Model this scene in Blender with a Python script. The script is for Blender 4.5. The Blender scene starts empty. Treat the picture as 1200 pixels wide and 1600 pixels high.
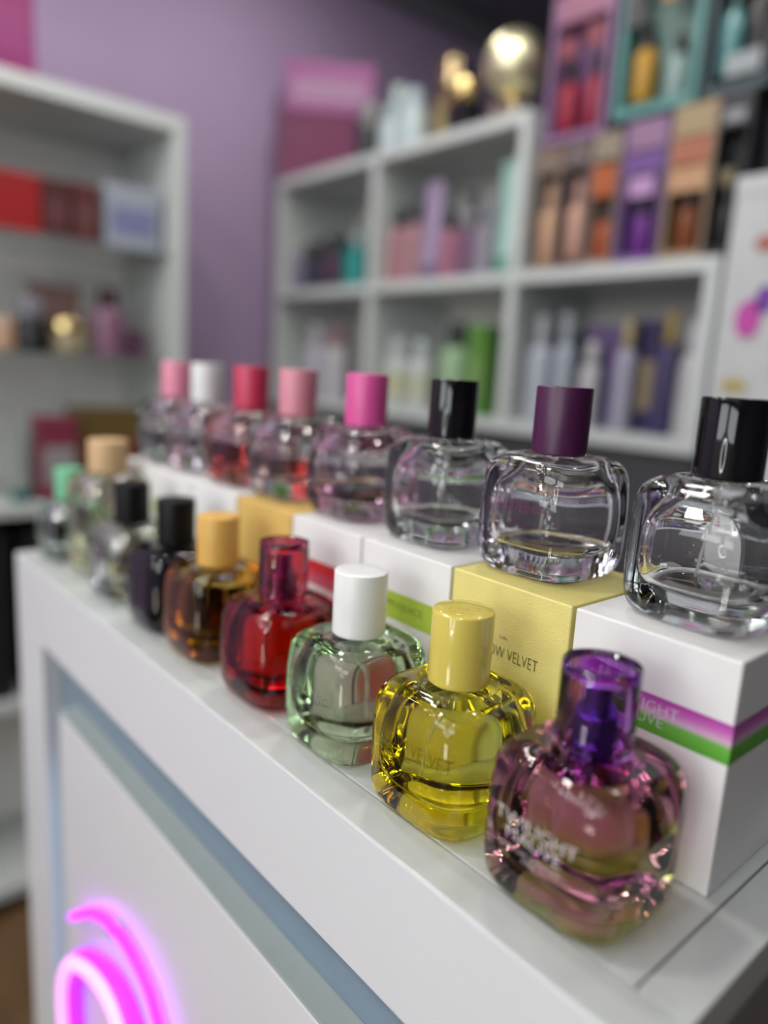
import bpy, bmesh, math, random
from mathutils import Vector, Matrix
from mathutils.bvhtree import BVHTree

S = bpy.context.scene
COL = S.collection
random.seed(7)
PI = math.pi
CT = 1.2                      # height of the counter top above the floor

# ------------------------------------------------------------------ camera
cd = bpy.data.cameras.new('camera'); cam = bpy.data.objects.new('camera', cd); COL.objects.link(cam)
right = Vector((0.757, -0.651, 0.057)); dn = Vector((-0.083, -0.182, -0.980)); fw = Vector((0.648, 0.737, -0.191))
fw.normalize(); right = (right - fw * right.dot(fw)).normalized(); up = right.cross(fw).normalized()
M = Matrix.Identity(4)
for i in range(3):
    M[i][0] = right[i]; M[i][1] = up[i]; M[i][2] = -fw[i]
M[0][3], M[1][3], M[2][3] = 0.0, 0.0, CT + 0.23
cam.matrix_world = M
cd.sensor_fit = 'VERTICAL'; cd.sensor_height = 36.0; cd.lens = 1131 / 1600 * 36
cd.clip_start = 0.01
cd.dof.use_dof = True; cd.dof.focus_distance = 0.392; cd.dof.aperture_fstop = 1.85
S.camera = cam

# ------------------------------------------------------------------ world, lights, exposure
w = bpy.data.worlds.new('world'); S.world = w; w.use_nodes = True
w.node_tree.nodes['Background'].inputs[0].default_value = (0.80, 0.86, 0.92, 1)
w.node_tree.nodes['Background'].inputs[1].default_value = 0.25

def area(name, loc, direction, sx, sy, power, color):
    l = bpy.data.lights.new(name, 'AREA'); l.shape = 'RECTANGLE'; l.size = sx; l.size_y = sy
    l.energy = power; l.color = color
    o = bpy.data.objects.new(name, l); COL.objects.link(o); o.location = loc
    o.rotation_euler = Vector(direction).to_track_quat('-Z', 'Y').to_euler()
    return o
# added fill high on the left wall; daylight through two low glass door panes
area('left_wall_fill', (-2.50, -0.75, CT + 1.05), (1, 0.1, -0.22), 1.3, 0.75, 30, (0.90, 0.96, 1.0))
area('left_wall_fill', (-2.50, 0.95, CT + 1.05), (1, -0.1, -0.22), 1.3, 0.75, 30, (0.90, 0.96, 1.0))
area('door_daylight', (-2.50, -0.10, 0.34), (1, 0, 0), 0.16, 0.42, 5, (1.0, 0.97, 0.86))
area('door_daylight', (-2.50, 0.18, 0.34), (1, 0, 0), 0.16, 0.42, 5, (1.0, 0.97, 0.86))
# small square downlights let into the dark ceiling, in three rows along the shop
for ix, n, x in ((0, 8, -0.75), (1, 8, -1.35), (2, 8, -1.95)):
    for iy in range(n):
        area('downlight_and_fill', (x, -0.95 + 0.38 * iy + 0.1 * ix, CT + 1.50), (0, 0, -1), 0.095, 0.095, 2.6, (1.0, 0.97, 0.93))
for x, y, p in ((0.30, 1.18, 11), (0.60, 1.35, 6), (1.2, 1.6, 5), (0.85, 0.80, 10), (1.0, 0.1, 4), (-0.35, 0.85, 13)):  # extra down-facing fill added to brighten the back wall, shelves and cabinet
    area('downlight_and_fill', (x, y, CT + 1.50), (0, 0, -1), 0.14, 0.14, p, (1.0, 0.97, 0.94))

v = S.view_settings
v.view_transform = 'Standard'; v.look = 'None'; v.gamma = 1.0; v.use_curve_mapping = False
v.exposure = -0.9
c = S.cycles
c.max_bounces = 14; c.transmission_bounces = 14; c.glossy_bounces = 6; c.diffuse_bounces = 3; c.volume_bounces = 0; c.transparent_max_bounces = 16
c.caustics_reflective = True; c.caustics_refractive = True; c.sample_clamp_indirect = 60.0; c.blur_glossy = 0.6
c.use_denoising = True; c.use_adaptive_sampling = True; c.adaptive_threshold = 0.04; c.adaptive_min_samples = 24

# ------------------------------------------------------------------ materials
MATS = {}
def pbsdf(m): return m.node_tree.nodes['Principled BSDF']
def mat(name, col, rough=0.45, metal=0.0, var=0.04, scale=30.0, bump=0.0, bscale=300.0, coat=0.0, spec=0.5):
    if name in MATS: return MATS[name]
    m = bpy.data.materials.new(name); m.use_nodes = True; nt = m.node_tree; p = pbsdf(m)
    p.inputs['Roughness'].default_value = rough; p.inputs['Metallic'].default_value = metal
    p.inputs['Coat Weight'].default_value = coat; p.inputs['Specular IOR Level'].default_value = spec
    tc = nt.nodes.new('ShaderNodeTexCoord')
    n = nt.nodes.new('ShaderNodeTexNoise'); n.inputs['Scale'].default_value = scale; n.inputs['Detail'].default_value = 3
    r = nt.nodes.new('ShaderNodeValToRGB')
    r.color_ramp.elements[0].position = 0.3; r.color_ramp.elements[1].position = 0.7
    r.color_ramp.elements[0].color = tuple(x * (1 - var) for x in col) + (1,)
    r.color_ramp.elements[1].color = tuple(min(1, x * (1 + var)) for x in col) + (1,)
    nt.links.new(tc.outputs['Object'], n.inputs['Vector']); nt.links.new(n.outputs[0], r.inputs[0]); nt.links.new(r.outputs[0], p.inputs['Base Color'])
    if bump:
        n2 = nt.nodes.new('ShaderNodeTexVoronoi'); n2.inputs['Scale'].default_value = bscale; n2.feature = 'SMOOTH_F1'
        b = nt.nodes.new('ShaderNodeBump'); b.inputs['Strength'].default_value = bump; b.inputs['Distance'].default_value = 0.0006
        nt.links.new(tc.outputs['Object'], n2.inputs['Vector']); nt.links.new(n2.outputs['Distance'], b.inputs['Height']); nt.links.new(b.outputs[0], p.inputs['Normal'])
    MATS[name] = m; return m
def plastic(col, rough=0.32, **k):
    return mat('plastic_%d_%d_%d_%d' % (col[0] * 255, col[1] * 255, col[2] * 255, rough * 100), col, rough, **k)
def absorb(nt, T, dist=0.05):
    sg = [-math.log(max(t, 0.004)) / dist for t in T]; d = max(max(sg), 1e-3)
    n = nt.nodes.new('ShaderNodeVolumeAbsorption'); n.inputs['Density'].default_value = d
    n.inputs['Color'].default_value = tuple(1 - s / d for s in sg) + (1,)
    return n
def glass(name, T=None, ior=1.5, tint=(1, 1, 1), rough=0.0):
    if name in MATS: return MATS[name]
    m = bpy.data.materials.new(name); m.use_nodes = True; nt = m.node_tree; p = pbsdf(m)
    p.inputs['Transmission Weight'].default_value = 1.0; p.inputs['Roughness'].default_value = rough
    p.inputs['IOR'].default_value = ior; p.inputs['Base Color'].default_value = (*tint, 1)
    if T:
        a = absorb(nt, T); nt.links.new(a.outputs[0], nt.nodes['Material Output'].inputs['Volume'])
    MATS[name] = m; return m
def ramp_mat(name, stops, z0, z1, rough=0.35, transmission=0.0, ior=1.5):
    """colour bands over the height of the thing itself (print or lacquer)"""
    m = bpy.data.materials.new(name); m.use_nodes = True; nt = m.node_tree; p = pbsdf(m)
    p.inputs['Roughness'].default_value = rough; p.inputs['Transmission Weight'].default_value = transmission; p.inputs['IOR'].default_value = ior
    tc = nt.nodes.new('ShaderNodeTexCoord'); sp = nt.nodes.new('ShaderNodeSeparateXYZ'); mr = nt.nodes.new('ShaderNodeMapRange')
    mr.inputs[1].default_value = z0; mr.inputs[2].default_value = z1
    r = nt.nodes.new('ShaderNodeValToRGB'); e = r.color_ramp.elements
    while len(e) < len(stops): e.new(0.5)
    for q, (pos, colr) in zip(e, stops): q.position = pos; q.color = (*colr, 1)
    nt.links.new(tc.outputs['Object'], sp.inputs[0]); nt.links.new(sp.outputs['Z'], mr.inputs[0]); nt.links.new(mr.outputs[0], r.inputs[0]); nt.links.new(r.outputs[0], p.inputs['Base Color'])
    MATS[name] = m; return m
def emit(name, col, strength):
    m = bpy.data.materials.new(name); m.use_nodes = True; p = pbsdf(m)
    p.inputs['Base Color'].default_value = (*col, 1); p.inputs['Emission Color'].default_value = (*col, 1); p.inputs['Emission Strength'].default_value = strength
    MATS[name] = m; return m

WHITE = mat('white_laminate', (0.71, 0.72, 0.735), 0.28, var=0.012, scale=6)
TOPM = mat('counter_top_laminate', (0.58, 0.61, 0.60), 0.16, var=0.02, scale=8)
SHELF = mat('shelf_white', (0.54, 0.57, 0.56), 0.4, var=0.02, scale=5)
SHELFB = mat('shelf_back_board', (0.78, 0.78, 0.75), 0.6, var=0.03, scale=5)
CARD = mat('white_card', (0.83, 0.82, 0.81), 0.5, var=0.012, scale=40)
DARK = mat('dark_plastic', (0.004, 0.004, 0.005), 0.45, var=0.1, spec=0.2)
BLACKG = mat('black_gloss', (0.004, 0.004, 0.005), 0.06, var=0.1)
GOLD = mat('gold_metal', (0.85, 0.66, 0.30), 0.22, metal=1.0)
SILVER = mat('silver_metal', (0.75, 0.75, 0.77), 0.18, metal=1.0)
GREY = mat('grey_plastic', (0.25, 0.25, 0.26), 0.45)

# ------------------------------------------------------------------ mesh helpers
def link(o, parent=None):
    COL.objects.link(o)
    if parent: o.parent = parent
    return o
def mesh_obj(name, verts, faces, m, parent=None, smooth=False):
    me = bpy.data.meshes.new(name); me.from_pydata(verts, [], faces); me.update()
    if smooth: me.polygons.foreach_set('use_smooth', [True] * len(me.polygons))
    me.materials.append(m)
    return link(bpy.data.objects.new(name, me), parent)
def bm_obj(name, bm, m, parent=None, smooth=False):
    me = bpy.data.meshes.new(name); bm.to_mesh(me); bm.free()
    if smooth: me.polygons.foreach_set('use_smooth', [True] * len(me.polygons))
    me.materials.append(m)
    return link(bpy.data.objects.new(name, me), parent)
def box(name, x0, x1, y0, y1, z0, z1, m, parent=None, bev=0.0, segs=2):
    bm = bmesh.new(); bmesh.ops.create_cube(bm, size=1.0)
    for q in bm.verts:
        q.co = Vector(((x0 + x1) / 2 + q.co.x * (x1 - x0), (y0 + y1) / 2 + q.co.y * (y1 - y0), (z0 + z1) / 2 + q.co.z * (z1 - z0)))
    if bev: bmesh.ops.bevel(bm, geom=bm.edges[:], offset=bev, segments=segs, profile=0.5, affect='EDGES')
    return bm_obj(name, bm, m, parent)
def lathe(name, prof, m, parent=None, seg=32, off=(0, 0, 0), smooth=True, flip=False, sx=1.0, sy=1.0):
    V, F = [], []
    for r, z in prof:
        for i in range(seg):
            a = 2 * PI * i / seg; V.append((off[0] + r * sx * math.cos(a), off[1] + r * sy * math.sin(a), off[2] + z))
    for k in range(len(prof) - 1):
        for i in range(seg):
            j = (i + 1) % seg; F.append((k * seg + i, k * seg + j, (k + 1) * seg + j, (k + 1) * seg + i))
    F.append(tuple(reversed(range(seg)))); n = (len(prof) - 1) * seg; F.append(tuple(range(n, n + seg)))
    o = mesh_obj(name, V, F, m, parent, False)
    if smooth:
        o.data.polygons.foreach_set('use_smooth', [len(p.vertices) == 4 for p in o.data.polygons])
        set_sharp(o.data)
    return o
def set_sharp(me, ang=0.7):
    bm = bmesh.new(); bm.from_mesh(me)
    for e in bm.edges:
        if len(e.link_faces) == 2 and e.link_faces[0].normal.angle(e.link_faces[1].normal, 0) > ang: e.smooth = False
    bm.to_mesh(me); bm.free()
def tube(name, pts, r, m, parent=None, seg=10, closed=False):
    P = [Vector(p) for p in pts]; n = len(P); V, F = [], []
    ref = Vector((1, 0, 0.01)).normalized()
    for k in range(n):
        t = ((P[(k + 1) % n] if (closed or k < n - 1) else P[k]) - (P[k - 1] if (closed or k > 0) else P[k])).normalized()
        u = t.cross(ref)
        if u.length < 1e-4: u = t.cross(Vector((0, 1, 0)))
        u.normalize(); q = t.cross(u)
        for i in range(seg):
            a = 2 * PI * i / seg; V.append(tuple(P[k] + u * r * math.cos(a) + q * r * math.sin(a)))
    for k in range(n if closed else n - 1):
        for i in range(seg):
            j = (i + 1) % seg; k2 = (k + 1) % n
            F.append((k * seg + i, k * seg + j, k2 * seg + j, k2 * seg + i))
    if not closed: F += [tuple(reversed(range(seg))), tuple(range((n - 1) * seg, n * seg))]
    return mesh_obj(name, V, F, m, parent, True)
def crom(P, n=6):
    out = []
    for i in range(len(P) - 1):
        p0 = P[max(i - 1, 0)]; p1 = P[i]; p2 = P[i + 1]; p3 = P[min(i + 2, len(P) - 1)]
        for k in range(n):
            t = k / n
            out.append(tuple(0.5 * (2 * b + (cc - a) * t + (2 * a - 5 * b + 4 * cc - d) * t * t + (3 * b - a - 3 * cc + d) * t ** 3) for a, b, cc, d in zip(p0, p1, p2, p3)))
    out.append(tuple(P[-1])); return out
def thing(name, label, cat, loc, group=None, rz=0.0):
    o = bpy.data.objects.new(name, None); o.empty_display_size = 0.02; COL.objects.link(o)
    o.location = (loc[0], loc[1], loc[2] + CT); o.rotation_euler = (0, 0, rz)
    o['label'] = label; o['category'] = cat
    if group: o['group'] = group
    return o
def struct(o): o['kind'] = 'structure'; return o
_texts = {}
def text_data(s, extrude=0.0, offset=0.0):
    """outline lettering as verts and faces, height of a capital about 0.7, centred"""
    key = (s, extrude, offset)
    if key not in _texts:
        cu = bpy.data.curves.new('lettering', 'FONT'); cu.body = s; cu.size = 1.0; cu.extrude = extrude; cu.offset = offset
        cu.align_x = 'CENTER'; cu.align_y = 'CENTER'; cu.resolution_u = 3
        ob = bpy.data.objects.new('lettering', cu); COL.objects.link(ob)
        bpy.context.view_layer.update()
        me = bpy.data.meshes.new_from_object(ob.evaluated_get(bpy.context.evaluated_depsgraph_get()))
        _texts[key] = ([tuple(q.co) for q in me.vertices], [tuple(p.vertices) for p in me.polygons])
        bpy.data.objects.remove(ob); bpy.data.meshes.remove(me); bpy.data.curves.remove(cu)
    return _texts[key]
def text_on(name, lines, width, fn, m, parent):
    """lines: (string, centre u, centre v, width); fn maps (u, v, w) to a local point"""
    V, F = [], []
    for s, cu_, cv_, wd, ht in lines:
        vs, fs = text_data(s, 0.0, -0.018); mx = max(a[0] for a in vs) - min(a[0] for a in vs); my = max(a[1] for a in vs) - min(a[1] for a in vs)
        b = len(V)
        cx = (max(a[0] for a in vs) + min(a[0] for a in vs)) / 2; cy = (max(a[1] for a in vs) + min(a[1] for a in vs)) / 2
        for a in vs: V.append(fn(cu_ + (a[0] - cx) * wd / mx, cv_ + (a[1] - cy) * ht / my))
        F += [tuple(b + i for i in f) for f in fs]
    return mesh_obj(name, V, F, m, parent)

# ------------------------------------------------------------------ the room
PURPLE = mat('lilac_wall_paint', (0.43, 0.32, 0.49), 0.7, var=0.04, scale=2.0)
DARKW = mat('dark_grey_paint', (0.13, 0.135, 0.16), 0.6, var=0.06, scale=2.0)
OFFW = mat('off_white_paint', (0.80, 0.80, 0.79), 0.7, var=0.03, scale=2.0)
FLOORM = mat('brown_floor', (0.13, 0.075, 0.035), 0.35, var=0.25, scale=7)
struct(box('floor', -2.7, 2.8, -2.7, 2.26, -0.05, 0.0, FLOORM))
struct(box('ceiling', -2.7, 2.8, -2.7, 2.26, CT + 1.53, CT + 1.6, DARKW))
struct(box('wall_back', -2.7, 2.8, 2.16, 2.26, 0, CT + 1.53, PURPLE))
struct(box('wall_right', 2.70, 2.8, -2.7, 2.16, 0, CT + 1.53, DARKW))
struct(box('wall_left', -2.7, -2.60, -2.7, 2.16, 0, CT + 1.53, OFFW))
struct(box('wall_front', -2.60, 2.70, -2.7, -2.60, 0, CT + 1.53, DARKW))
struct(box('trim_1', -2.6, 2.70, 2.105, 2.16, CT + 1.475, CT + 1.53, mat('grey_cove', (0.22, 0.22, 0.25), 0.6)))

# ------------------------------------------------------------------ display counter
FX, BX, NY, FY = 0.2165, 0.43, 0.088, 0.888
ctr = thing('display_counter', 'white laminate display counter with a recessed front panel lit by blue strips', 'counter', (0, 0, -CT))
def cz(z): return z + CT
EL, ET, EI = 0.092, 0.083, 0.054           # stile width, rail height, gap
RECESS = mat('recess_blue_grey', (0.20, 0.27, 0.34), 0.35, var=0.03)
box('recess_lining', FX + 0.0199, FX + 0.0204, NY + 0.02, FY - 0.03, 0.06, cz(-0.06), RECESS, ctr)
box('carcass', FX + 0.0205, BX, NY + 0.002, FY - 0.002, 0.0, cz(-0.020), WHITE, ctr)
box('top_rail', FX, FX + 0.0199, NY, FY, cz(-ET), cz(-0.0005), WHITE, ctr, 0.0008)
box('stile', FX, FX + 0.0199, FY - EL, FY, 0.0, cz(-ET - 0.0002), WHITE, ctr, 0.0008)
box('stile', FX, FX + 0.0199, NY, NY + 0.02, 0.0, cz(-ET - 0.0002), WHITE, ctr, 0.0008)
box('front_panel', FX, FX + 0.0199, NY + 0.021, FY - EL - EI, 0.08, cz(-ET - EI - 0.003), WHITE, ctr, 0.0008)
box('ledge_toning_strip', FX + 0.0005, FX + 0.0197, NY + 0.021, FY - EL - EI, cz(-ET - EI - 0.0029), cz(-ET - EI), mat('ledge_toning_grey', (0.38, 0.43, 0.42), 0.3, var=0.03), ctr)  # grey strip added on the panel top to tone down its overhead light
BW = 0.025
GR = mat('end_panel_grey', (0.22, 0.21, 0.22), 0.4, var=0.03)
box('end_panel', FX + 0.002, BX, NY - 0.0006, NY + 0.0015, 0.0, cz(-0.020), GR, ctr)
tz0, tz1 = cz(-0.0198), cz(0.0)
box('top_border', FX + 0.0003, FX + BW, NY, FY, tz0, tz1, TOPM, ctr, 0.0007)
box('top_border', FX + BW + 0.0006, BX, NY, NY + BW - 0.003, tz0, tz1, TOPM, ctr, 0.0007)
box('top_border', FX + BW + 0.0006, BX, FY - BW, FY, tz0, tz1, TOPM, ctr, 0.0007)
box('top_inset', FX + BW + 0.0008, BX, NY + BW - 0.002, FY - BW - 0.001, tz0, tz1 , TOPM, ctr, 0.0007)
LED = emit('blue_white_led', (0.50, 0.78, 1.0), 3.0)
s = box('led_strip', FX + 0.0150, FX + 0.0197, FY - EL - EI + 0.0005, FY - EL - EI + 0.016, 0.10, cz(-0.24), LED, ctr); s['label'] = 'pale blue light strip'
# neon sign on the front panel
ns = thing('neon_sign', 'glowing pink neon loops mounted on the counter front', 'neon sign', (FX, 0.60, -0.62))
def npt(y, z, x): return (x - FX, y - 0.60, z + 0.62)
NE1 = emit('pale_pink_neon', (1.0, 0.40, 0.90), 1.9); NE2 = emit('magenta_neon', (0.62, 0.02, 1.0), 4.0)
inner = crom([(0.600, -0.66), (0.665, -0.56), (0.694, -0.45), (0.672, -0.385), (0.614, -0.347), (0.560, -0.333), (0.522, -0.352), (0.500, -0.40), (0.495, -0.47), (0.515, -0.58), (0.560, -0.66)], 7)
tube('neon_tube', [npt(y, z, 0.1985) for y, z in inner], 0.0072, NE1, ns)
tube('neon_reflection_tube', [npt(y, z, 0.2055) for y, z in inner], 0.0100, emit('violet_reflection_glow', (0.60, 0.03, 0.95), 1.7), ns)  # added glowing tube behind the loop, standing in for its reflection on the panel
outer = crom([(0.690, -0.345), (0.630, -0.300), (0.575, -0.278), (0.525, -0.275), (0.485, -0.292), (0.455, -0.34), (0.440, -0.42), (0.445, -0.52)], 7)
tube('neon_tube', [npt(y, z, 0.208) for y, z in outer], 0.0042, NE2, ns)
for y, z in ((0.575, -0.278), (0.44, -0.42)):
    box('mounting_clip', -0.012, -0.0002, y - 0.604, y - 0.596, z + 0.614, z + 0.622, SILVER, ns)

# ------------------------------------------------------------------ perfume boxes under the back row
BXF, BD, BH, BWD = 0.314, 0.086, 0.1155, 0.0852
def perfume_box(y0, label, m, band=None, band_label=None, lines=None, tcol=None, h=BH, wd=BWD):
    t = thing('perfume_box', label, 'box', (BXF, y0, 0), 'perfume boxes under the back row')
    box('carton', 0, BD, 0, wd, 0.0002, h, m, t, 0.0009)
    if band:
        b0, b1 = 0.067, 0.086
        V = [(-0.00025, wd + 0.0002, b0), (-0.00025, -0.00025, b0), (BD, -0.00025, b0), (-0.00025, wd + 0.0002, b1), (-0.00025, -0.00025, b1), (BD, -0.00025, b1)]
        pb = mesh_obj('printed_band', V, [(0, 1, 4, 3), (1, 2, 5, 4)], band, t)
        if band_label: pb['label'] = band_label
    if lines:
        text_on('lettering', lines, 0, lambda u, vv: (-0.0005, wd / 2 - u, vv), tcol, t)
    return t
YBOX = mat('yellow_leather_card', (0.80, 0.70, 0.24), 0.42, var=0.03, scale=60, bump=0.30, bscale=1500)
AMBBOX = mat('golden_card', (0.72, 0.48, 0.14), 0.5, var=0.03, scale=60)
INK = mat('dark_ink', (0.03, 0.03, 0.02), 0.5); WINK = mat('white_ink', (0.85, 0.80, 0.85), 0.5); GINK = mat('green_ink', (0.10, 0.16, 0.02), 0.5)
tw = ramp_mat('mauve_green_print', [(0.0, (0.10, 0.38, 0.03)), (0.40, (0.16, 0.48, 0.07)), (0.52, (0.70, 0.45, 0.62)), (0.75, (0.60, 0.15, 0.50)), (1.0, (0.45, 0.04, 0.38))], 0.067, 0.086)
perfume_box(0.117, 'white carton with a magenta and green printed band, nearest the counter end', CARD, tw, 'magenta to green band',
            [('TWILIGHT', -0.001, 0.0802, 0.038, 0.0052), ('MAUVE', -0.001, 0.0737, 0.024, 0.0052)], WINK)
tb = bpy.data.objects['perfume_box']
text_on('small_print', [('ZARA', 0, 0.0605, 0.006, 0.0017), ('EAU DE PARFUM', 0, 0.0570, 0.013, 0.0014)], 0, lambda u, vv: (-0.0005, BWD / 2 - u, vv), mat('grey_ink', (0.25, 0.25, 0.25), 0.5), tb)
perfume_box(0.2047, 'pale yellow grained carton lettered in black, under the plum-capped bottle', YBOX,
            lines=[('MELLOW VELVET', 0.0, 0.0755, 0.050, 0.0066), ('ZARA', 0, 0.0845, 0.006, 0.0018)], tcol=INK)
perfume_box(0.2922, 'white carton with a lime green printed band, behind the white-capped bottle', CARD, mat('lime_print', (0.42, 0.58, 0.06), 0.45), 'lime green band',
            [('APPLEJUICE', 0, 0.0770, 0.042, 0.0060)], GINK)
rd = ramp_mat('red_pink_print', [(0.0, (0.65, 0.16, 0.22)), (0.4, (0.62, 0.10, 0.16)), (0.6, (0.66, 0.03, 0.05)), (1.0, (0.62, 0.02, 0.03))], 0.067, 0.086)
perfume_box(0.3797, 'white carton with a red printed band, behind the pink translucent cap', CARD, rd, 'red band')
perfume_box(0.4672, 'plain golden yellow carton in the row under the back bottles', AMBBOX)
perfume_box(0.5547, 'white carton next to the golden one, behind the tall black cap', CARD)
perfume_box(0.6422, 'white carton with an olive green band, second from the far end', CARD, mat('olive_print', (0.36, 0.45, 0.05), 0.45), 'olive band')
perfume_box(0.7297, 'white carton at the far end of the box row', CARD)

# ------------------------------------------------------------------ perfume bottles
NSEG = 72
def sring(z, a, n, flipy=1):
    R = []
    for i in range(NSEG):
        t = 2 * PI * i / NSEG; cc, ss = math.cos(t), math.sin(t)
        r = 1.0 / (abs(cc) ** n + abs(ss) ** n) ** (1.0 / n)
        R.append((a * r * cc, a * r * ss, z))
    return R
def loft(prof, flip=False, cap0=True, cap1=True):
    V, F = [], []
    for z, a, n in prof: V += sring(z, a, n)
    for k in range(len(prof) - 1):
        for i in range(NSEG):
            j = (i + 1) % NSEG; f = (k * NSEG + i, k * NSEG + j, (k + 1) * NSEG + j, (k + 1) * NSEG + i)
            F.append(f)
    if cap0: F.append(tuple(reversed(range(NSEG))))
    if cap1: b = (len(prof) - 1) * NSEG; F.append(tuple(range(b, b + NSEG)))
    if flip: F = [tuple(reversed(f)) for f in F]
    return V, F
OUT = crom([(0.0016, 0.020, 3.2), (0.0003, 0.0268, 3.6), (0.0010, 0.0303, 3.9), (0.0036, 0.0330, 4.2), (0.0080, 0.0348, 4.5), (0.015, 0.0357, 4.6), (0.027, 0.0360, 4.7), (0.040, 0.0360, 4.7),
            (0.051, 0.0356, 4.6), (0.0590, 0.0349, 4.5), (0.0648, 0.0333, 4.2), (0.0687, 0.0303, 3.6), (0.0706, 0.0264, 2.8), (0.0712, 0.0232, 2.05)], 4) + \
      [(0.0712, 0.0224, 2.0), (0.0706, 0.0218, 2.0), (0.0696, 0.0200, 2.0), (0.0694, 0.0100, 2.0), (0.0696, 0.0090, 2.0), (0.0800, 0.0088, 2.0), (0.0806, 0.0080, 2.0)]
CAV = crom([(0.0150, 0.0170, 3.0), (0.0153, 0.0215, 3.3), (0.0172, 0.0252, 3.7), (0.0210, 0.0272, 4.2), (0.029, 0.0280, 4.5), (0.040, 0.0278, 4.5), (0.049, 0.0266, 4.2), (0.0555, 0.0240, 3.6), (0.0605, 0.0200, 2.9), (0.0645, 0.0150, 2.4), (0.0675, 0.0100, 2.0), (0.0690, 0.0070, 2.0)], 4) + [(0.0770, 0.0062, 2.0)]
def cut(prof, z, keep_low):
    for k in range(len(prof) - 1):
        if prof[k][0] <= z < prof[k + 1][0]:
            t = (z - prof[k][0]) / (prof[k + 1][0] - prof[k][0]); q = tuple(a + (b - a) * t for a, b in zip(prof[k], prof[k + 1]))
            q = (z, q[1], q[2])
            return prof[:k + 1] + [q] if keep_low else [q] + prof[k + 1:]
SCALE = lambda P, sxy, sz: [(z * sz, a * sxy, n) for z, a, n in P]

def smooth_obj(o, ang=0.6):
    o.data.polygons.foreach_set('use_smooth', [True] * len(o.data.polygons)); set_sharp(o.data, ang); return o

def perfume_bottle(loc, label, gmat, lmat, fill, cap, capmat, lines=None, ink=None, sxy=1.0, sz=1.0, cap_r=0.0164, cap_h=0.0395, rz=0.0, emboss=False, group='perfume bottles on the counter', capz=None):
    t = thing('perfume_bottle', label, 'bottle', loc, group, rz)
    op, cv = SCALE(OUT, sxy, sz), SCALE(CAV, sxy, sz); zf = fill * sz
    V, F = loft(op)
    va, fa = loft(cut(cv, zf + 0.0002, False), flip=True)
    b = len(V); V = V + va; F = F + [tuple(b + i for i in f) for f in fa]
    vl, fl = loft(cut(cv, zf, True), flip=True)
    b2 = len(V); nF = len(F); V = V + vl; F = F + [tuple(b2 + i for i in f) for f in fl]
    g = mesh_obj('glass_body', V, F, gmat, t)
    at = g.data.attributes.new('inner_wall', 'FLOAT', 'FACE'); at.data.foreach_set('value', [0.0] * nF + [1.0] * (len(F) - nF))
    smooth_obj(g)
    lv, lf = loft([(z + (0.0004 if z < zf / 2 else 0), a_ - 0.0004, n_) for z, a_, n_ in cut(cv, zf - 0.0004, True)])
    smooth_obj(mesh_obj('perfume', lv, lf, lmat, t))
    # sprayer tube
    z0 = 0.0165 * sz
    tube('dip_tube', crom([(0.006 * sxy, 0.010 * sxy, z0), (0.004, 0.007, z0 + 0.018), (0.001, 0.002, z0 + 0.04), (0, 0, 0.0765 * sz)], 5), 0.00095, TUBEM, t, 8)
    zc = capz if capz else 0.0716 * sz
    if cap == 'solid':
        e = 0.0009
        lathe('cap', [(cap_r - e, zc), (cap_r, zc + e), (cap_r, zc + cap_h - e), (cap_r - e * 0.35, zc + cap_h - e * 0.3), (cap_r - e, zc + cap_h), (cap_r * 0.5, zc + cap_h)], capmat, t, 48)
    else:
        r, e, wt = 0.0172, 0.0009, 0.0042
        outer_p = [(r - wt, zc), (r - e, zc), (r, zc + e), (r, zc + cap_h - e), (r - e * 0.35, zc + cap_h - e * 0.3), (r - e, zc + cap_h), (r * 0.72, zc + cap_h), (r * 0.68, zc + cap_h - 0.0007)]
        inner_p = [(r - wt, zc), (r - wt, zc + cap_h - 0.0062), (r - wt - 0.001, zc + cap_h - 0.0052)]
        seg = 48; VV, FF = [], []
        prof = list(reversed(inner_p)) + outer_p[1:]
        for rr, z in prof:
            for i in range(seg): VV.append((rr * math.cos(2 * PI * i / seg), rr * math.sin(2 * PI * i / seg), z))
        for k in range(len(prof) - 1):
            for i in range(seg): j = (i + 1) % seg; FF.append((k * seg + i, k * seg + j, (k + 1) * seg + j, (k + 1) * seg + i))
        FF.append(tuple(reversed(range(seg)))); n0 = (len(prof) - 1) * seg; FF.append(tuple(range(n0, n0 + seg)))
        o = smooth_obj(mesh_obj('cap', VV, FF, capmat, t)); o['label'] = 'translucent coloured cap'
        lathe('spray_collar', [(0.0094, zc - 0.001), (0.0100, zc), (0.0100, zc + 0.0165), (0.0094, zc + 0.0172), (0.0062, zc + 0.0174), (0.0062, zc + 0.0285), (0.0056, zc + 0.0292), (0.002, zc + 0.0292)], cap_collar[capmat.name], t, 40)
    if lines:
        bv = BVHTree.FromPolygons([Vector(q) for q in V[:b]], [f for f in F if max(f) < b])
        def fn(u, vv):
            hit = bv.ray_cast(Vector((-0.1, -u, vv)), Vector((1, 0, 0)))
            return tuple(hit[0] - Vector((0.00015, 0, 0))) if hit[0] else (-0.036, -u, vv)
        text_on('lettering', lines, 0, fn, ink, t)
    if emboss:
        vs, fs = text_data('ZARA', 0.012, -0.01); k = 0.0068
        mesh_obj('cap_lettering', [(-a[1] * k * -1 * 0.648 + a[0] * k * -0.757, a[1] * k * -0.74 * -1 + a[0] * k * 0.651, a[2] * k * 1.5 + zc + cap_h) for a in vs], fs, capmat, t)
    return t
def tube_mat():
    m = bpy.data.materials.new('dip_tube_plastic'); m.use_nodes = True; nt = m.node_tree; p = pbsdf(m)
    p.inputs['Base Color'].default_value = (0.8, 0.8, 0.78, 1); p.inputs['Roughness'].default_value = 0.2; p.inputs['Alpha'].default_value = 0.35
    return m
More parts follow.
